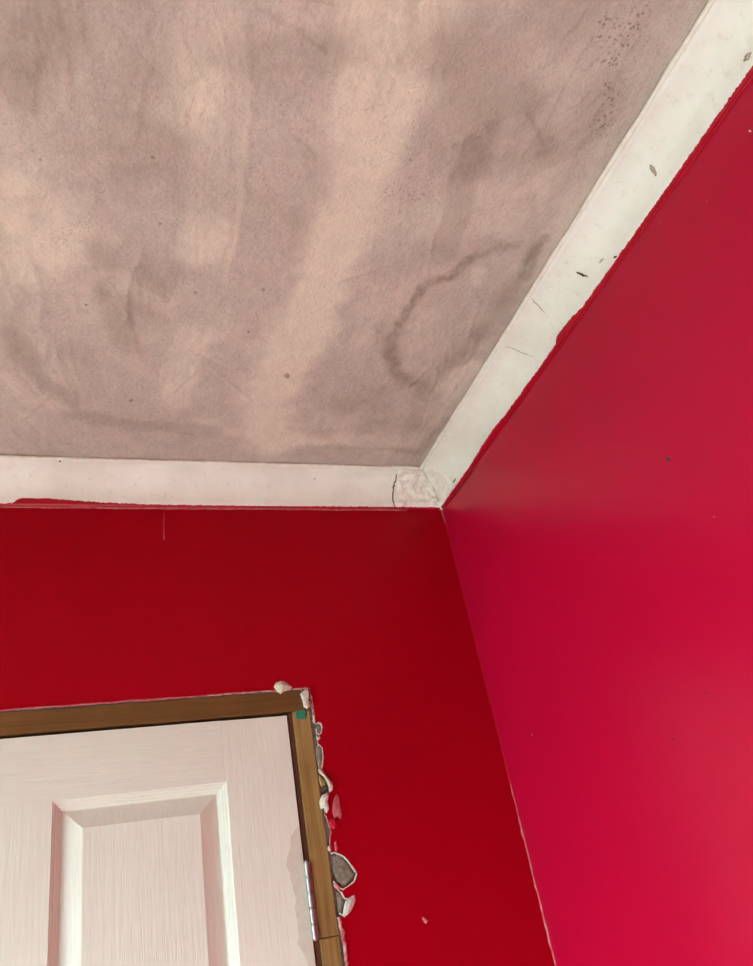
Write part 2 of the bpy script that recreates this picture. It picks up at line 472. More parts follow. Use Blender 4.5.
blob(pits, [(634, 20), (630, 45), (612, 78), (602, 125)], 11, 1.0, 0.7, 0.5, 70)
blob(pits, [(606, 20), (604, 62)], 7, 1.0, 0.7, 0.5, 71)
blob(pits, [(395, 195), (435, 195)], 9, 0.6, 0.8, 0.5, 72)
blob(pits, [(50, 245), (100, 230)], 14, 0.35, 0.8, 0.5, 73)
blob(pits, [(215, 195), (240, 200)], 10, 0.35, 0.8, 0.5, 74)
stain += 0.10 * sstep(0.25, 0.6, fbm(px * 16, py * 16, 77))
hgt += 0.0006 * fbm(px * 14, py * 14, 12)
hgt += 0.00035 * fbm(px * 90, py * 90, 14, 2) * (0.4 + 0.6 * sstep(-0.1, 0.4, fbm(px * 9, py * 9, 15)))
hgt = np.clip(hgt * 2.8, -0.0045, 0.0035)
nx, ny = len(xs), len(ys)
verts = np.stack([px, py, H + hgt * (px < -0.03) * (py < -0.03)], 1)
idx = np.arange(nx * ny).reshape(ny, nx)
quads = np.stack([idx[:-1, :-1], idx[1:, :-1], idx[1:, 1:], idx[:-1, 1:]], -1).reshape(-1, 4)   # normals down
me = bpy.data.meshes.new('ceiling')
me.from_pydata(verts.tolist(), [], quads.tolist())
me.polygons.foreach_set('use_smooth', [True] * len(me.polygons))
ca = me.color_attributes.new('tone', 'FLOAT_COLOR', 'POINT')
ca.data.foreach_set('color', np.stack([np.clip(light, 0, 1), np.clip(dark, 0, 1), np.clip(stain, 0, 1), np.ones_like(px)], 1).astype(np.float32).ravel())
fa = me.attributes.new('pits', 'FLOAT', 'POINT')
fa.data.foreach_set('value', np.clip(pits, 0, 1).astype(np.float32))
me.materials.append(M_CEIL)
ceiling = link(bpy.data.objects.new('ceiling', me))
tag(ceiling, 'pinkish bare skimmed plaster ceiling with brown water stain and trowel marks', 'ceiling', 'structure')
box('ceiling_board', (X0 - T, T, Y0 - T, T, H + 0.010, H + 0.10), M_PLASTER, ceiling)

def outline_lump(name, pts3, n_out, thick, m, parent, dome=0.5, seed=0, rim=None):
    """solid flake: closed outline on a plane, n_out = direction out of the surface, domed and rough"""
    P = np.array(pts3, float); c = P.mean(0); nrm = np.array(n_out, float)
    n = len(P); V, Fc, mi = [], [], []
    rings = [(1.0, -0.0004), (1.0, thick * 0.5), (0.86, thick), (0.5, thick * (1 + dome * 0.7)), (0.0, thick * (1 + dome))]
    rr = random.Random(seed)
    for s, h in rings[:-1]:
        for p in P:
            j = 1 + (rr.uniform(-.12, .12) if s < 1 else 0)
            V.append(c + (p - c) * s * j + nrm * h * (1 + (rr.uniform(-.5, .5) if s < 1 else 0)))
    V.append(c + nrm * rings[-1][1])
    for k in range(len(rings) - 2):
        for i in range(n):
            Fc.append((k * n + i, k * n + (i + 1) % n, (k + 1) * n + (i + 1) % n, (k + 1) * n + i))
            mi.append(1 if (rim and k < 2) else 0)
    b = (len(rings) - 2) * n
    for i in range(n):
        Fc.append((b + i, b + (i + 1) % n, len(V) - 1)); mi.append(0)
    return fix_normals(mesh_obj(name, V, Fc, [m, rim] if rim else m, parent, True, mi))
def ellipse_px(u, v, a, b, ang, ax, val, n=12, rough=0.15, seed=0):
    rr = random.Random(seed); out = []
    for i in range(n):
        t = 2 * math.pi * i / n; k = 1 + rr.uniform(-rough, rough)
        x, y = a * k * math.cos(t), b * k * math.sin(t); ca_, sa = math.cos(ang), math.sin(ang)
        out.append(hit(u + x * ca_ - y * sa, v + x * sa + y * ca_, ax, val))
    return out
# tiny dark nail specks in the ceiling skim
for i, (u, v, r_) in enumerate([(152, 158, 2.2), (40, 160, 1.5), (86, 305, 1.5), (131, 401, 2), (195, 293, 1.6), (263, 290, 1.6),
                                (248, 332, 1.3), (287, 376, 3.0), (410, 160, 1.5), (160, 224, 1.2), (340, 448, 1.4)]):
    outline_lump('speck', ellipse_px(u, v, r_, r_ * 0.8, 0.3, 2, H - 0.0008, 9, .2, i), (0, 0, -1), 0.0006, M_CRACKSOFT, ceiling, 0.3, i)

# ------------------------------------------------------------------ cove cornice
def cove_profile():
    p = [(0.0, 0.0605), (0.0035, 0.0605), (0.0058, 0.0575)]
    for k in range(13):
        t = math.radians(2 + 86 * k / 12)
        p.append((0.0565 - 0.050 * math.cos(t), 0.0565 - 0.050 * math.sin(t)))
    return p + [(0.0565, 0.0035), (0.0565, 0.0)]
PROF = cove_profile()
PARR = np.array(PROF)
PL = np.concatenate([[0], np.cumsum(np.hypot(*np.diff(PARR, axis=0).T))])
def prof_at(s):
    return np.interp(s, PL, PARR[:, 0]), np.interp(s, PL, PARR[:, 1])
def prof_nrm(s):
    a0, b0 = prof_at(max(s - .002, 0)); a1, b1 = prof_at(min(s + .002, PL[-1]))
    ta, tb = a1 - a0, b1 - b0; L = math.hypot(ta, tb) or 1
    # outward = away from the corner: (+a, +b)
    na, nb = -tb / L, ta / L
    if na + nb < 0: na, nb = -na, -nb
    return na, nb
# frames: name -> function (distance along from the mitre corner, a out of wall, b below ceiling) -> xyz
def back_pt(u, a, b): return (u, -a, H - b)        # u = x (negative)
RS = 0.945
def right_pt(u, a, b): return (-a * RS, u, H - b)       # u = y (negative)
def left_pt(u, a, b): return (X0 + a, u, H - b)
def rear_pt(u, a, b): return (u, Y0 + a, H - b)
def cove(name, fn, lo, hi, label, n=160, seed=0, he=1.0):
    """lo, hi: wall corners; both ends mitred"""
    V, Fc = [], []; m = len(PROF)
    for k in range(n + 1):
        t = k / n
        for j, (a, b) in enumerate(PROF):
            u = (lo + a) * (1 - t) + (hi - a * he) * t
            w = 0.0005 * float(vnoise(u * 14, j * 0.35, seed)) if 3 < j < m - 2 else 0
            V.append(fn(u, a + w, b + w))
    for k in range(n):
        for j in range(m - 1):
            Fc.append((k * m + j, (k + 1) * m + j, (k + 1) * m + j + 1, k * m + j + 1))
    o = mesh_obj(name, V, Fc, M_COVE, None, True)
    return tag(o, label, 'coving', 'structure')
trim_back = cove('trim_1', back_pt, X0, 0.0, 'white painted concave coving above the door wall', seed=1, he=RS)
trim_right = cove('trim_2', right_pt, Y0, 0.0, 'white painted concave coving running along the right wall', seed=2)
tag(cove('trim_3', left_pt, Y0, 0.0, 'white coving above the window wall', 60, 3))
tag(cove('trim_4', rear_pt, X0, 0.0, 'white coving above the wall behind the viewer', 60, 4))
# normals towards the room
for o in (trim_back, trim_right, bpy.data.objects['trim_3'], bpy.data.objects['trim_4']):
    p = o.data.polygons[len(o.data.polygons) // 2 + 8]
    c, nn = p.center, p.normal
    if (Vector((-1.2, -1.5, 1.2)) - c).dot(nn) < 0: o.data.flip_normals()

def tube(name, path, rad, m, parent, seed=0, sides=7, rough=0.35):
    P = np.array(path, float); n = len(P); V, Fc = [], []
    for i in range(n):
        t = P[min(i + 1, n - 1)] - P[max(i - 1, 0)]; t /= np.linalg.norm(t) + 1e-12
        r0 = np.cross(t, (0.3, 0.2, 0.93)); r0 /= np.linalg.norm(r0) + 1e-12; r1 = np.cross(t, r0)
        rr = (rad[i] if hasattr(rad, '__len__') else rad)
        for k in range(sides):
            a = 2 * math.pi * k / sides
            q = rr * (1 + rough * float(vnoise(i * 0.37, k * 0.8, seed)))
            V.append(P[i] + q * (math.cos(a) * r0 + math.sin(a) * r1))
    for i in range(n - 1):
        for k in range(sides):
            Fc.append((i * sides + k, i * sides + (k + 1) % sides, (i + 1) * sides + (k + 1) % sides, (i + 1) * sides + k))
    Fc.append(tuple(range(sides))); Fc.append(tuple((n - 1) * sides + k for k in reversed(range(sides))))
    return fix_normals(mesh_obj(name, V, Fc, m, parent, True))

# filler bead where the cove meets the ceiling
N = 260
tube('filler_bead', [back_pt(X0 + 0.06 + (-.056 - X0 - 0.06) * i / N, 0.0572 + 0.0006 * float(vnoise(i * .21, 0, 1)), 0.0032) for i in range(N + 1)],
     0.0031, M_BEAD, trim_back, 3)
tube('filler_bead', [right_pt(Y0 + 0.06 + (-.058 - Y0 - 0.06) * i / N, 0.0578 + 0.0006 * float(vnoise(i * .21, 0, 2)), 0.0034) for i in range(N + 1)],
     0.0034, M_BEAD, trim_right, 4)

# red wall paint lapped up over the lower edge of the cove (ragged brush line)
def paint_lap(fn, u0, u1, table, parent, seed, step=0.0009, name='paint_overlap', m=M_REDEDGE):
    n = int(abs(u1 - u0) / step); U = np.linspace(u0, u1, n + 1)
    tx = np.array(sorted(table)); g = np.interp(U, tx[:, 0], tx[:, 1])
    g = g + 0.0011 * fbm(U * 130, U * 0, seed, 3) + 0.0009 * fbm(U * 600, U * 0, seed + 5, 2)
    g = np.maximum(g, 0.0002) + 0.0058
    V, Fc = [], []; R_ = 6
    for i, u in enumerate(U):
        for j in range(R_ + 1):
            s = g[i] * j / R_
            a, b = prof_at(s); na, nb = prof_nrm(s)
            off = 0.0007 if j < R_ else 0.0002
            V.append(fn(u, a + na * off, b + nb * off))
    for i in range(n):
        for j in range(R_):
            k = i * (R_ + 1) + j
            Fc.append((k, k + 1, k + R_ + 2, k + R_ + 1))
    o = mesh_obj(name, V, Fc, m, parent, True)
    if o.data.polygons[3].normal.dot(Vector(CAM) - o.data.polygons[3].center) < 0: o.data.flip_normals()
    return o
def ur(u, v): return float(hit(u, v, 0, -0.004)[1])
def ub(u, v): return float(hit(u, v, 1, -0.004)[0])
mm = 0.001
paint_lap(right_pt, -1.9, -0.006,
          [(-3, 1.2 * mm), (ur(753, 66), 1.2 * mm), (ur(690, 155), 0.6 * mm), (ur(620, 258), .6 * mm), (ur(583, 308), .8 * mm), (ur(574, 318), 5.5 * mm),
           (ur(564, 328), 8 * mm), (ur(558, 337), 8.5 * mm), (ur(556, 342), 1.0 * mm), (ur(530, 378), 1.2 * mm), (ur(504, 416), 2.5 * mm), (ur(496, 426), 5.5 * mm),
           (ur(484, 442), 4.5 * mm), (ur(470, 466), 1.0 * mm), (-0.006, 0.4 * mm)], trim_right, 41)
paint_lap(back_pt, -1.9, -0.007,
          [(-3, .4 * mm), (ub(12, 503), .4 * mm), (ub(17, 503), 7.5 * mm), (ub(22, 503), 10 * mm), (ub(45, 503), 10 * mm), (ub(75, 504), 7 * mm), (ub(105, 505), 3.5 * mm),
           (ub(140, 506), 1.5 * mm), (ub(200, 507), .2 * mm), (ub(300, 507), .3 * mm), (ub(392, 507), 0.6 * mm), (-0.006, 0.2 * mm)], trim_back, 43)
# caulk line along the bottom of the cove
tube('caulk_line', [back_pt(-1.9 + (-0.075 + 1.9) * i / 300, 0.0008, 0.0622 + 0.0006 * float(vnoise(i * .3, 2, 8))) for i in range(301)], 0.0018, M_PINKEDGE, trim_back, 9)
tube('caulk_line', [right_pt(-1.9 + (-0.012 + 1.9) * i / 300, 0.0006, 0.0625 + 0.0006 * float(vnoise(i * .3, 3, 8))) for i in range(301)], 0.0021, M_REDEDGE, trim_right, 10)

# lumpy filler over the mitre in the corner
def cove_patch(name, fn, ua, ub_, s0, s1, m, parent, amp, seed, base=0.0006, nu=40, ns=36, mitre=False, freq=1.0, he=1.0):
    V, Fc = [], []
    for i in range(nu + 1):
        for j in range(ns + 1):
            s = s0 + (s1 - s0) * j / ns
            a, b = prof_at(s); na, nb = prof_nrm(s)
            u = ua + ((ub_ if not mitre else -a * he) - ua) * i / nu
            e = min(1.0, i / 6.0) * min(1.0, j / 3.0, (ns - j) / 3.0)
            h = base + amp * e * (0.5 + 0.5 * float(fbm(np.array(u * 130 * freq), np.array(s * 130 * freq), seed, 4))) ** 1.3
            pa, pb = a + na * h, b + nb * h
            V.append(fn(u if not (mitre and i == nu) else -pa * he, pa, pb))
    for i in range(nu):
        for j in range(ns):
            k = i * (ns + 1) + j
            Fc.append((k, k + 1, k + ns + 2, k + ns + 1))
    o = mesh_obj(name, V, Fc, m, parent, True)
    q = o.data.polygons[len(o.data.polygons) // 2]
    if q.normal.dot(Vector(CAM) - q.center) < 0: o.data.flip_normals()
    return o
UC = float(hit(393, 486, 1, -0.020)[0])         # joint in the back cove
cove_patch('mitre_filler', back_pt, UC + 0.0012, 0, 0.0072, PL[-1] - .003, M_FILLER, trim_back, 0.0110, 60, mitre=True, freq=0.7, he=RS, base=0.0)
cove_patch('mitre_filler', right_pt, -0.075, 0, 0.0072, PL[-1] - .003, M_FILLER, trim_right, 0.0090, 61, mitre=True, base=-0.0012, freq=0.7)

def cove_crack(fn, pts, wid, m, parent, seed, name='crack'):
    """thin ragged line lying on the cove; pts = (u, s)"""
    P = []
    for (u0, s0), (u1, s1) in zip(pts[:-1], pts[1:]):
        for k in range(8): P.append((u0 + (u1 - u0) * k / 8, s0 + (s1 - s0) * k / 8))
    P.append(pts[-1]); out = []
    for i, (u, s) in enumerate(P):
        u += 0.0012 * float(vnoise(i * 0.45, 1, seed)); s += 0.0008 * float(vnoise(i * .5, 4, seed))
        a, b = prof_at(s); na, nb = prof_nrm(s); out.append(fn(u, a + na * .0004, b + nb * .0004))
    r_ = [wid * (0.35 + 0.65 * math.sin(math.pi * min(1, (i + 1) / len(P)))) for i in range(len(P))]
    return tube(name, out, r_, m, parent, seed, 5, 0.4)
cove_crack(back_pt, [(UC + .001, 0.006), (UC - .001, 0.022), (UC, 0.045), (UC + .003, 0.062), (UC + .002, 0.074)], 0.0016, M_CRACK, trim_back, 5)
cove_crack(back_pt, [(UC - .0022, 0.035), (UC - .002, 0.05), (UC - .003, 0.066), (UC + .001, .074)], 0.0018, M_BEAD, trim_back, 15, 'filler_ridge')
def rs(u, v):      # photo pixel -> (y along, s across) on the right cove, via its mid depth
    best = None
    for s in np.linspace(0.006, PL[-1] - .004, 60):
        a, b = prof_at(s); p = hit(u, v, 0, -a * RS)
        e = abs((H - b) - p[2])
        if best is None or e < best[0]: best = (e, float(p[1]), float(s))
    return best[1:]
def bs(u, v):
    best = None
    for s in np.linspace(0.006, PL[-1] - .004, 60):
        a, b = prof_at(s); p = hit(u, v, 1, -a)
        e = abs((H - b) - p[2])
        if best is None or e < best[0]: best = (e, float(p[0]), float(s))
    return best[1:]
cove_crack(right_pt, [rs(577, 272), rs(583, 274.5), rs(588, 277)], 0.0016, M_CRACK, trim_right, 6, 'gouge')
cove_crack(right_pt, [rs(651, 165), rs(653, 170), rs(656, 176)], 0.0026, M_CRACKSOFT, trim_right, 7, 'gouge')
cove_crack(right_pt, [rs(745, 60), rs(748, 57), rs(751, 53)], 0.0028, M_CRACKSOFT, trim_right, 17, 'gouge')
cove_crack(right_pt, [rs(506, 346), rs(521, 353), rs(534, 357)], 0.0005, M_CRACKSOFT, trim_right, 8)
cove_crack(right_pt, [rs(531, 299), rs(538, 305), rs(545, 312)], 0.0005, M_CRACKSOFT, trim_right, 9)
cove_crack(right_pt, [rs(614, 258), rs(617, 256)], 0.0013, M_CRACK, trim_right, 11, 'gouge')
cove_crack(right_pt, [rs(600, 262), rs(604, 258)], 0.0014, M_CRACKSOFT, trim_right, 12, 'gouge')
cove_crack(right_pt, [rs(453, 482), rs(456, 479)], 0.0014, M_CRACK, trim_right, 13, 'gouge')
cove_crack(back_pt, [bs(314, 479), bs(316, 479)], 0.0012, M_CRACKSOFT, trim_back, 13, 'gouge')
cove_crack(back_pt, [bs(59, 461.5), bs(61, 461)], 0.0012, M_CRACK, trim_back, 14, 'gouge')
for i, (u, v) in enumerate([(417, 473), (425, 476), (431, 491), (419, 487), (412, 471), (433, 489)]):
    q0 = bs(u, v)
    a, b = prof_at(q0[1]); na, nb = prof_nrm(q0[1]); h = 0.0062
    p = np.array(back_pt(q0[0], a + na * h, b + nb * h))
    pts = [p + np.array((math.cos(t) * .0022 * (1 + .3 * math.sin(3 * t + i)), -na * 0, 0)) + np.array((0, math.sin(t) * .0016, math.sin(t) * .0016))
           for t in [2 * math.pi * k / 8 for k in range(8)]]
    outline_lump('filler_pit', pts, (0, -.7, -.7), 0.0010, M_CRACKSOFT, trim_back, 0.3, i)

# ------------------------------------------------------------------ back wall with the ragged door opening
XL, XR, ZT = -1.151, -0.3178, 2.0215         # outside of the door frame
def w(u, v):
    p = hit(u, v, 1, 0.0); return (float(p[0]), float(p[2]))
def z2(X, Y): return w(260 + X / 6.44, 670 + Y / 6.44)      # detail crops of the photograph
def z3(X, Y): return w(260 + X / 6.19, 810 + Y / 6.19)
# ragged right side of the opening, going down
edge = [z2(330, 180), z2(345, 250), z2(352, 300), z2(362, 345), z2(375, 338), z2(392, 346), z2(400, 372), z2(395, 402), z2(380, 416), z2(366, 420), z2(372, 470), z2(400, 500), z2(408, 560),
        z2(395, 640), z2(420, 680), z2(468, 740), z2(455, 785), z2(425, 800), z2(430, 870), z2(425, 930),
        z3(425, 60), z3(440, 130), z3(432, 200), z3(440, 268), z3(462, 262), z3(520, 288), z3(556, 330), z3(598, 395), z3(582, 442), z3(516, 492), z3(482, 480),
        z3(500, 508), z3(522, 545), z3(545, 552), z3(580, 530), z3(582, 560), z3(560, 620), z3(522, 660), z3(500, 660), z3(520, 740), z3(535, 840), z3(552, 960)]
NB = len(edge)
def near(i, x):                # thin ragged gaps hug the jamb; the craters keep their outline
    return x - 0.0042 if i >= NB - 3 else x - 0.0020 if i in (0, 1, 2, 17, 18, 19, 20) else x
edge = [(max(near(i, x), XR + 0.0010), z) for i, (x, z) in enumerate(edge)]
rr = random.Random(5); z = edge[-1][1]
while z > 0.05:
    z -= rr.uniform(0.02, 0.05); edge.append((XR + rr.uniform(0.003, 0.009), max(z, 0.0)))
edge[-1] = (edge[-1][0], 0.0)
def subdiv(pts, amp, seed):
    out = []; q = random.Random(seed)
    for (x0, z0), (x1, z1) in zip(pts[:-1], pts[1:]):
        L = math.hypot(x1 - x0, z1 - z0); k = max(1, min(8, int(L / 0.0022)))
        for i in range(k):
            t = i / k
            out.append((x0 + (x1 - x0) * t + (q.uniform(-amp, amp) if i else 0), z0 + (z1 - z0) * t + (q.uniform(-amp, amp) if i else 0)))
    return out + [pts[-1]]
edge = subdiv(edge, 0.0008, 2)
top = [(XL - 0.003, 0.0), (XL - 0.003, ZT + 0.002)]
nt = 90
for i in range(1, nt):
    x = XL + (XR - XL) * i / nt
    top.append((x, ZT + 0.0022 + 0.0009 * float(fbm(np.array(x * 90), np.array(0.), 3))))
outline = [(X0, 0.0), (X0, H), (0.0, H), (0.0, 0.0)] + list(reversed(edge)) + list(reversed(top))
SK = 0.0045                                  # paint and skim layer
bm = bmesh.new()
fv = [bm.verts.new((x, 0.0, z)) for x, z in outline]
bv = [bm.verts.new((x, SK, z)) for x, z in outline]
es = [bm.edges.new((fv[i], fv[(i + 1) % len(fv)])) for i in range(len(fv))]
res = bmesh.ops.triangle_fill(bm, edges=es, use_beauty=True, use_dissolve=False, normal=(0, -1, 0))
for f in bm.faces: f.material_index = 0
for i in range(len(fv)):
    j = (i + 1) % len(fv)
    f = bm.faces.new((fv[i], bv[i], bv[j], fv[j])); f.material_index = 1
for f in bm.faces:
    if f.material_index == 0 and f.normal.y > 0: f.normal_flip()
me = bpy.data.meshes.new('wall_back'); bm.to_mesh(me); bm.free()
me.materials.append(M_RED2); me.materials.append(M_PLASTERW)
wall_back = link(bpy.data.objects.new('wall_back', me))
tag(wall_back, 'deep red wall with the white door and broken plaster beside its frame', 'wall', 'structure')
boxes('plaster_core', [(X0 - T, XL - 0.001, SK, T, 0, H), (XR + 0.0005, T, SK, T, 0, H), (XL - 0.001, XR + 0.0005, SK, T, ZT + 0.001, H)], M_PLASTER, wall_back)

# broken plaster edge: pale rims round the craters
def rim(pts, rad, m, seed, y=-0.0002, name='plaster_rim'):
    return tube(name, [(x, y, z) for x, z in pts], rad, m, wall_back, seed, 6, 0.6)
rim(subdiv([z3(440, 268), z3(462, 262), z3(520, 288), z3(556, 330), z3(598, 395), z3(582, 442), z3(516, 492), z3(482, 478), z3(455, 440)], .0003, 4), 0.0011, M_PLASTERW, 1)
rim(subdiv([z3(500, 508), z3(522, 545), z3(545, 552), z3(580, 530), z3(582, 560), z3(560, 620), z3(522, 660), z3(490, 640)], .0003, 5), 0.0013, M_PLASTERW, 2)
rim(subdiv([z2(362, 350), z2(375, 338), z2(392, 346), z2(400, 372), z2(395, 402), z2(380, 416), z2(366, 408), z2(360, 380)], .0002, 6), 0.0012, M_PLASTERW, 3)
rim(subdiv([z2(400, 500), z2(408, 560), z2(395, 640)], .0002, 7), 0.0009, M_CHIP, 4)
rim(subdiv([z2(330, 180), z2(345, 250), z2(352, 300)], .0003, 8), 0.0011, M_PINKWHITE, 5)
rim(subdiv([z3(425, 60), z3(440, 130), z3(432, 200), z3(440, 268)], .0003, 9), 0.0012, M_PINKWHITE, 6)
rim(subdiv([(x - .003, z) for x, z in (z3(500, 660), z3(520, 740), z3(535, 840), z3(552, 960))], .0008, 10), 0.0026, M_PINKWHITE, 7)
rim([p for p in edge if p[1] < z3(552, 960)[1]], 0.0018, M_PINKWHITE, 8)
rim([(x, z + 0.0012) for x, z in top[2:] if x < -.47], 0.0014, M_PINKEDGE, 9, name='paint_ridge')
rim([(x, z + 0.0010) for x, z in top[2:] if x > -.48] + [(XR + .001, ZT + .003)], 0.0016, M_PINKWHITE, 19, name='paint_ridge')
rim(subdiv([(XR - .004, ZT + .0035), (XR + .004, ZT + .003), z2(330, 180)], .0003, 11), 0.0018, M_PINKWHITE, 10, name='paint_ridge')

def wl(name, outline_px, thick, m, dome, seed, y=0.0, rimm=None, fn=w):
    return outline_lump(name, [(fn(*p)[0], y, fn(*p)[1]) for p in outline_px], (0, -1, 0), thick, m, wall_back, dome, seed, rimm)
wl('plaster_lump', [(88, 110), (100, 85), (130, 72), (160, 78), (185, 95), (207, 112), (190, 132), (160, 138), (130, 158), (108, 140)], 0.004, M_CHIP, 1.2, 1, fn=z2)
wl('plaster_lump', [(255, 160), (275, 140), (300, 130), (312, 150), (308, 200), (318, 240), (300, 255), (278, 240), (270, 200)], 0.0035, M_PLASTERW, .6, 2, -0.003, fn=z2)
wl('plaster_chip', [(342, 292), (352, 290), (356, 330), (348, 348), (340, 330)], 0.0015, M_PLASTERW, .6, 3, fn=z2)
wl('plaster_lump', [(366, 360), (378, 348), (394, 352), (396, 380), (388, 405), (372, 400)], 0.0022, M_PLASTER, .4, 4, SK - .001, fn=z2)
wl('plaster_chip', [(368, 432), (380, 428), (388, 440), (380, 452), (369, 447)], 0.002, M_PLASTERW, .6, 5, fn=z2)
wl('plaster_lump', [(366, 490), (384, 470), (402, 500), (404, 560), (398, 620), (384, 650), (372, 590), (362, 540)], 0.0025, M_PLASTER, .6, 6, SK - .001, M_CHIP, fn=z2)
wl('plaster_flake', [(372, 640), (392, 640), (430, 690), (468, 730), (466, 775), (445, 792), (440, 750), (410, 690), (380, 665)], 0.0045, M_CHIP, .8, 7, -0.001, fn=z2)
wl('wood_splinter', [(376, 668), (400, 690), (420, 715), (425, 738), (395, 752), (380, 720)], 0.0022, M_WOODV, .4, 8, 0.001, fn=z2)
wl('dark_hole', [(386, 752), (425, 742), (436, 765), (405, 790), (386, 800)], 0.0010, M_CRACK, .2, 9, 0.001, fn=z2)
wl('plaster_flake', [(380, 850), (395, 810), (425, 795), (440, 800), (432, 850), (440, 900), (425, 925), (408, 890), (390, 900)], 0.004, M_PLASTERW, .7, 10, -0.001, fn=z2)
wl('paint_flake', [(470, 830), (490, 798), (508, 815), (515, 880), (528, 930), (520, 966), (495, 940), (478, 960), (462, 905)], 0.0018, M_PINKEDGE, .6, 11, fn=z2)
wl('paint_flake', [(418, 65), (450, 45), (480, 70), (475, 110), (455, 125), (425, 95)], 0.0030, M_REDEDGE, .8, 12, fn=z3)
wl('paint_flake', [(460, 200), (470, 190), (480, 240), (470, 265), (462, 240)], 0.0012, M_PINKEDGE, .6, 13, fn=z3)
wl('plaster_chip', [(420, 225), (432, 222), (438, 245), (428, 258), (419, 245)], 0.002, M_PLASTERW, .6, 14, fn=z3)
wl('plaster_patch', [(450, 290), (470, 275), (515, 296), (548, 335), (588, 400), (573, 435), (515, 478), (485, 450), (455, 380)], 0.0018, M_PLASTER, .25, 15, SK - .0012, fn=z3)
wl('plaster_patch', [(474, 505), (500, 515), (522, 555), (520, 600), (500, 640), (484, 630)], 0.0024, M_PLASTER, .3, 16, SK - .0012, fn=z3)
wl('plaster_chip', [(520, 590), (530, 560), (560, 550), (582, 528), (586, 548), (570, 590), (560, 620), (535, 650), (510, 655)], 0.003, M_PLASTERW, .5, 17, -0.0005, fn=z3)
wl('plaster_chip', [(528, 605), (545, 590), (558, 600), (548, 630), (532, 635)], 0.0010, M_PLASTER, .3, 18, -0.004, fn=z3)
wl('paint_flake', [(450, 455), (470, 450), (490, 470), (500, 490), (480, 495), (462, 480)], 0.002, M_PINKWHITE, .5, 19, fn=z3)
# marks on the red walls
wl('paint_chip', [(422, 917), (425, 918), (428, 921), (426, 924), (423, 921)], 0.0010, M_PINKWHITE, .4, 20)
tube('paint_run', [(w(164, v)[0], -0.0002, w(164, v)[1]) for v in (513, 520, 527, 534, 540)], [.0003, .0005, .0006, .0007, .0009], M_PINKEDGE, wall_back, 3, 5)
wl('plaster_smear', [(439, 507), (444, 506), (445, 514), (447, 521), (445, 523), (442, 514)], 0.0006, M_PINKEDGE, .4, 21)
for i, (u, v, r_, m) in enumerate([(668, 459, 2.2, M_SCREW), (750, 131, 1.2, M_PLASTERW), (660, 222, 0.9, M_PINKEDGE), (707, 201, 0.8, M_PINKEDGE),
                                   (673, 739, 0.8, M_SCREW), (706, 693, 0.7, M_SCREW), (714, 517, 0.8, M_PINKWHITE), (532, 735, .8, M_PINKEDGE)]):
    outline_lump('paint_chip', ellipse_px(u, v, r_ * 1.3, r_ * .8, .4, 0, 0.0, 9, .3, i), (-1, 0, 0), 0.0007, m, wall_right, .4, i)
tube('scuff', [tuple(hit(u, v, 0, -0.0001)) for u, v in [(451, 501), (458, 492), (466, 481), (474, 470), (479, 463)]], [.0005, .0009, .0011, .0008, .0004], M_SCREW, wall_right, 4, 5, .5)
# paint caught in the vertical corner, chipped to pink lower down
zs = np.linspace(H - .066, 0.0, 420)
def wid(z):
    k = float(sstep(H - .55, H - .66, z)); n_ = abs(float(fbm(np.array(z * 60), np.array(0.), 4)))
    return 0.0008 + k * (0.0003 + 0.0026 * n_)
cut = H - 0.58
tube('corner_bead', [(-.0004, -.0004, z) for z in zs if z >= cut], [wid(z) for z in zs if z >= cut], M_REDEDGE, wall_back, 2, 6, .4)
tube('corner_bead', [(-.0006, -.0006, z) for z in zs if z <= cut + .004], [wid(z) for z in zs if z <= cut + .004], M_PINKEDGE, wall_back, 3, 6, .6)

# ------------------------------------------------------------------ door frame
YF = -0.0015                                 # face of the frame
frame = tag(empty('door_frame', ((XL + XR) / 2, 0.05, 0.0)), 'brown stained wooden door frame around the cream door, bare at its edges', 'door frame')
def fpart(o):
    o.parent = frame; o.matrix_parent_inverse = Matrix.Translation(-frame.location); return o
JI, LI = -0.3445, -1.1265                    # inner faces of the jambs
ZH = 1.9895                                  # underside of the head
ZCUT = float(w(325, 938)[1])
fpart(box('head', (XL, XR, YF, 0.10, ZH, ZT), M_WOODH, None, 0.0012))
fpart(box('jamb', (JI, XR, YF + .0006, 0.10, ZCUT + .0005, ZH - .0003), M_WOODV, None, 0.0012))
fpart(box('jamb', (JI + .0004, XR, YF + .0010, 0.10, 0.0, ZCUT - .0005), M_WOODV, None, 0.0012))
fpart(box('jamb', (XL, LI, YF, 0.10, 0.0, ZH - .0003), M_WOODV, None, 0.0012))
LX1 = -0.3535
YD, TD = 0.0035, 0.035                       # face and thickness of the leaf
fpart(box('stop', (JI - .014, JI + .0002, YD + TD + .001, 0.095, 0, ZH), M_WOODDARK))
fpart(box('stop', (LI - .0002, LI + .014, YD + TD + .001, 0.095, 0, ZH), M_WOODDARK))
fpart(box('stop', (LI + .014, JI - .014, YD + TD + .001, 0.095, ZH - .014, ZH + .0002), M_WOODDARK))
fpart(box('rebate', (LX1 + .0022, JI + .0004, 0.0065, YD + TD, 0.0, ZH - .0004), M_WOODDARK))
gp = [z2(228, 262), z2(292, 258), z2(300, 285), z2(296, 318), z2(262, 320), z2(232, 312)]
g = fpart(outline_lump('green_mark', [(x, YF + .0005, z) for x, z in gp], (0, -1, 0), 0.0006, M_GREEN, None, .1, 3))
g['label'] = 'small green painted patch at the top of the jamb'

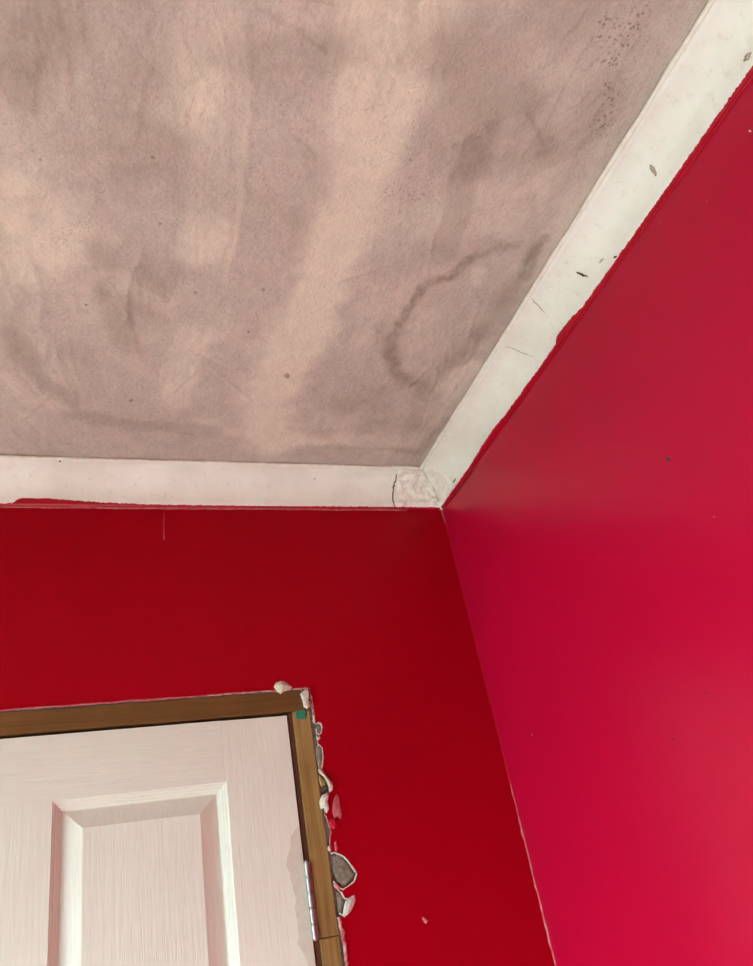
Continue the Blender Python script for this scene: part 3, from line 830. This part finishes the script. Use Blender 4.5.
# ------------------------------------------------------------------ door leaf
LX0 = LX1 - 0.762; LZ1 = 1.9855; LZ0 = 0.006
door = tag(empty('door_1', ((LX0 + LX1) / 2, YD + TD / 2, LZ0)), 'cream painted panel door with moulded panels and embossed wood grain', 'door', 'structure')
def dpart(o, parent=None):
    p = parent or door
    o.parent = p
    o.matrix_parent_inverse = Matrix.Translation(-door.location) if p is door else Matrix.Identity(4)
    return o
PR, PLX = -0.4550, -0.6903                   # outer edges of the panel in view
MU = LX0 + (LX1 - PR)                        # far stile edge
MW = (PR - PLX)
panels_x = [(PLX, PR), (MU, MU + MW)]
panels_z = [(0.95, 1.8958), (0.215, 0.80)]
dpart(box('stile', (PR, LX1, YD, YD + TD, LZ0, LZ1), M_DOORV, None, .0012))
dpart(box('stile', (LX0, MU, YD, YD + TD, LZ0, LZ1), M_DOORV, None, .0012))
for z0, z1 in ((panels_z[0][1], LZ1), (panels_z[1][1], panels_z[0][0]), (LZ0, panels_z[1][0])):
    dpart(box('rail', (MU, PR, YD, YD + TD, z0, z1), M_DOORH))
for z0, z1 in panels_z:
    dpart(box('mullion', (MU + MW, PLX, YD, YD + TD, z0, z1), M_DOORV))
MOULD = [(0, 0), (.0010, .0022), (.0036, .0036), (.0044, .0060), (.0074, .0076), (.0082, .0100), (.0112, .0118), (.0122, .0140)]
FIELD = [(.0122, .0140), (.0140, .0140), (.0385, .0030), (.0395, .0026)]
def rect_loft(name, x0, x1, z0, z1, prof, m, cap, parent=None):
    V, Fc = [], []
    for ins, d in prof:
        V += [(x0 + ins, YD + d, z0 + ins), (x1 - ins, YD + d, z0 + ins), (x1 - ins, YD + d, z1 - ins), (x0 + ins, YD + d, z1 - ins)]
    for k in range(len(prof) - 1):
        for i in range(4):
            a, b = k * 4 + i, k * 4 + (i + 1) % 4
            Fc.append((a, b, b + 4, a + 4))
    if cap:
        k = (len(prof) - 1) * 4; Fc.append((k, k + 1, k + 2, k + 3))
    o = mesh_obj(name, V, Fc, m)
    if sum(p.normal.y for p in o.data.polygons) > 0: o.data.flip_normals()
    return o
for x0, x1 in panels_x:
    for z0, z1 in panels_z:
        pn = dpart(rect_loft('panel', x0, x1, z0, z1, FIELD, M_DOORV, True))
        md = rect_loft('moulding', x0, x1, z0, z1, MOULD, M_DOORV, False)
        md.parent = pn
# darker beige strip laid on the stile beside the hinge
bp = [z3(236, 100), z3(222, 120), z3(195, 160), z3(190, 240), z3(168, 300), z3(165, 350), z3(185, 380), z3(205, 480), z3(228, 560), z3(218, 600), z3(232, 680),
      z3(245, 780), z3(235, 830), z3(268, 880), z3(292, 930), z3(310, 990)]
bp = [(x, z) for x, z in bp]
bo = subdiv(bp, .0004, 8); zb = bo[-1][1]
ring = [(x, z) for x, z in bo] + [(LX1 - .0012, zb), (LX1 - .0012, bo[0][1])]
ring = [(min(x, LX1 - .0012), z) for x, z in ring]
bm = bmesh.new(); vv = [bm.verts.new((x, YD - .0004, z)) for x, z in ring]
bmesh.ops.triangle_fill(bm, edges=[bm.edges.new((vv[i], vv[(i + 1) % len(vv)])) for i in range(len(vv))], use_beauty=True, normal=(0, -1, 0))
ex = bmesh.ops.extrude_face_region(bm, geom=bm.faces[:])
for v in ex['geom']:
    if isinstance(v, bmesh.types.BMVert): v.co.y += .0006
bmesh.ops.recalc_face_normals(bm, faces=bm.faces)
me = bpy.data.meshes.new('beige_strip'); bm.to_mesh(me); bm.free(); me.materials.append(M_BEIGESTRIP)
b_ = dpart(link(bpy.data.objects.new('beige_strip', me)))
b_['label'] = 'darker beige strip of the door beside the hinge'

# hinge
def lathe_z(name, x, y, z0, z1, r, m, ch=0.0006, n=18):
    V, Fc = [], []
    for z, q in ((z0, r - ch), (z0 + ch, r), (z1 - ch, r), (z1, r - ch)):
        for k in range(n):
            a = 2 * math.pi * k / n; V.append((x + q * math.cos(a), y + q * math.sin(a), z))
    for j in range(3):
        for k in range(n):
            Fc.append((j * n + k, j * n + (k + 1) % n, (j + 1) * n + (k + 1) % n, (j + 1) * n + k))
    Fc.append(tuple(reversed(range(n)))); Fc.append(tuple(3 * n + k for k in range(n)))
    return mesh_obj(name, V, Fc, m)
ha, hb = hit(306.3, 861.5, 1, -0.003), hit(315.5, 940.5, 1, -0.003)
HX = float((ha[0] + hb[0]) / 2)
def hinge(z1, z0):
    hg = dpart(boxes('hinge', [(JI - .0022, JI - .0012, -0.001, 0.0064, z0 + .001, z1 - .001), (LX1 + .0002, LX1 + .0014, -0.001, 0.0064, z0 + .001, z1 - .001)], M_STEEL))
    hg['label'] = 'steel butt hinge with five knuckles'
    L = (z1 - z0) / 5
    for i in range(5):
        k = lathe_z('knuckle', HX, -0.0030, z0 + i * L + .0006, z0 + (i + 1) * L - .0006, 0.0040, M_STEEL, 0.0011); k.parent = hg
    p = lathe_z('pin', HX, -0.0030, z0 - .0006, z1 + .0012, 0.0026, M_STEEL); p.parent = hg
hinge(float(ha[2]), float(hb[2]))
hinge(0.30, 0.20)

# labels for parts that look unlike the rest of their thing
PART_LABELS = {'plaster_patch': 'grey patch of bare broken plaster beside the door frame', 'mitre_filler': 'rough lumpy white filler in the coving corner',
               'plaster_lump': 'cream lump of old plaster stuck at the frame edge', 'caulk_line': 'thin ridge of painted caulk under the coving',
               'corner_bead': 'chipped paint line in the vertical wall corner', 'paint_overlap': 'ragged red paint lapped over the white coving'}
for o in bpy.data.objects:
    b = o.name.split('.')[0]
    if o.parent is not None and b in PART_LABELS and 'label' not in o:
        o['label'] = PART_LABELS[b]
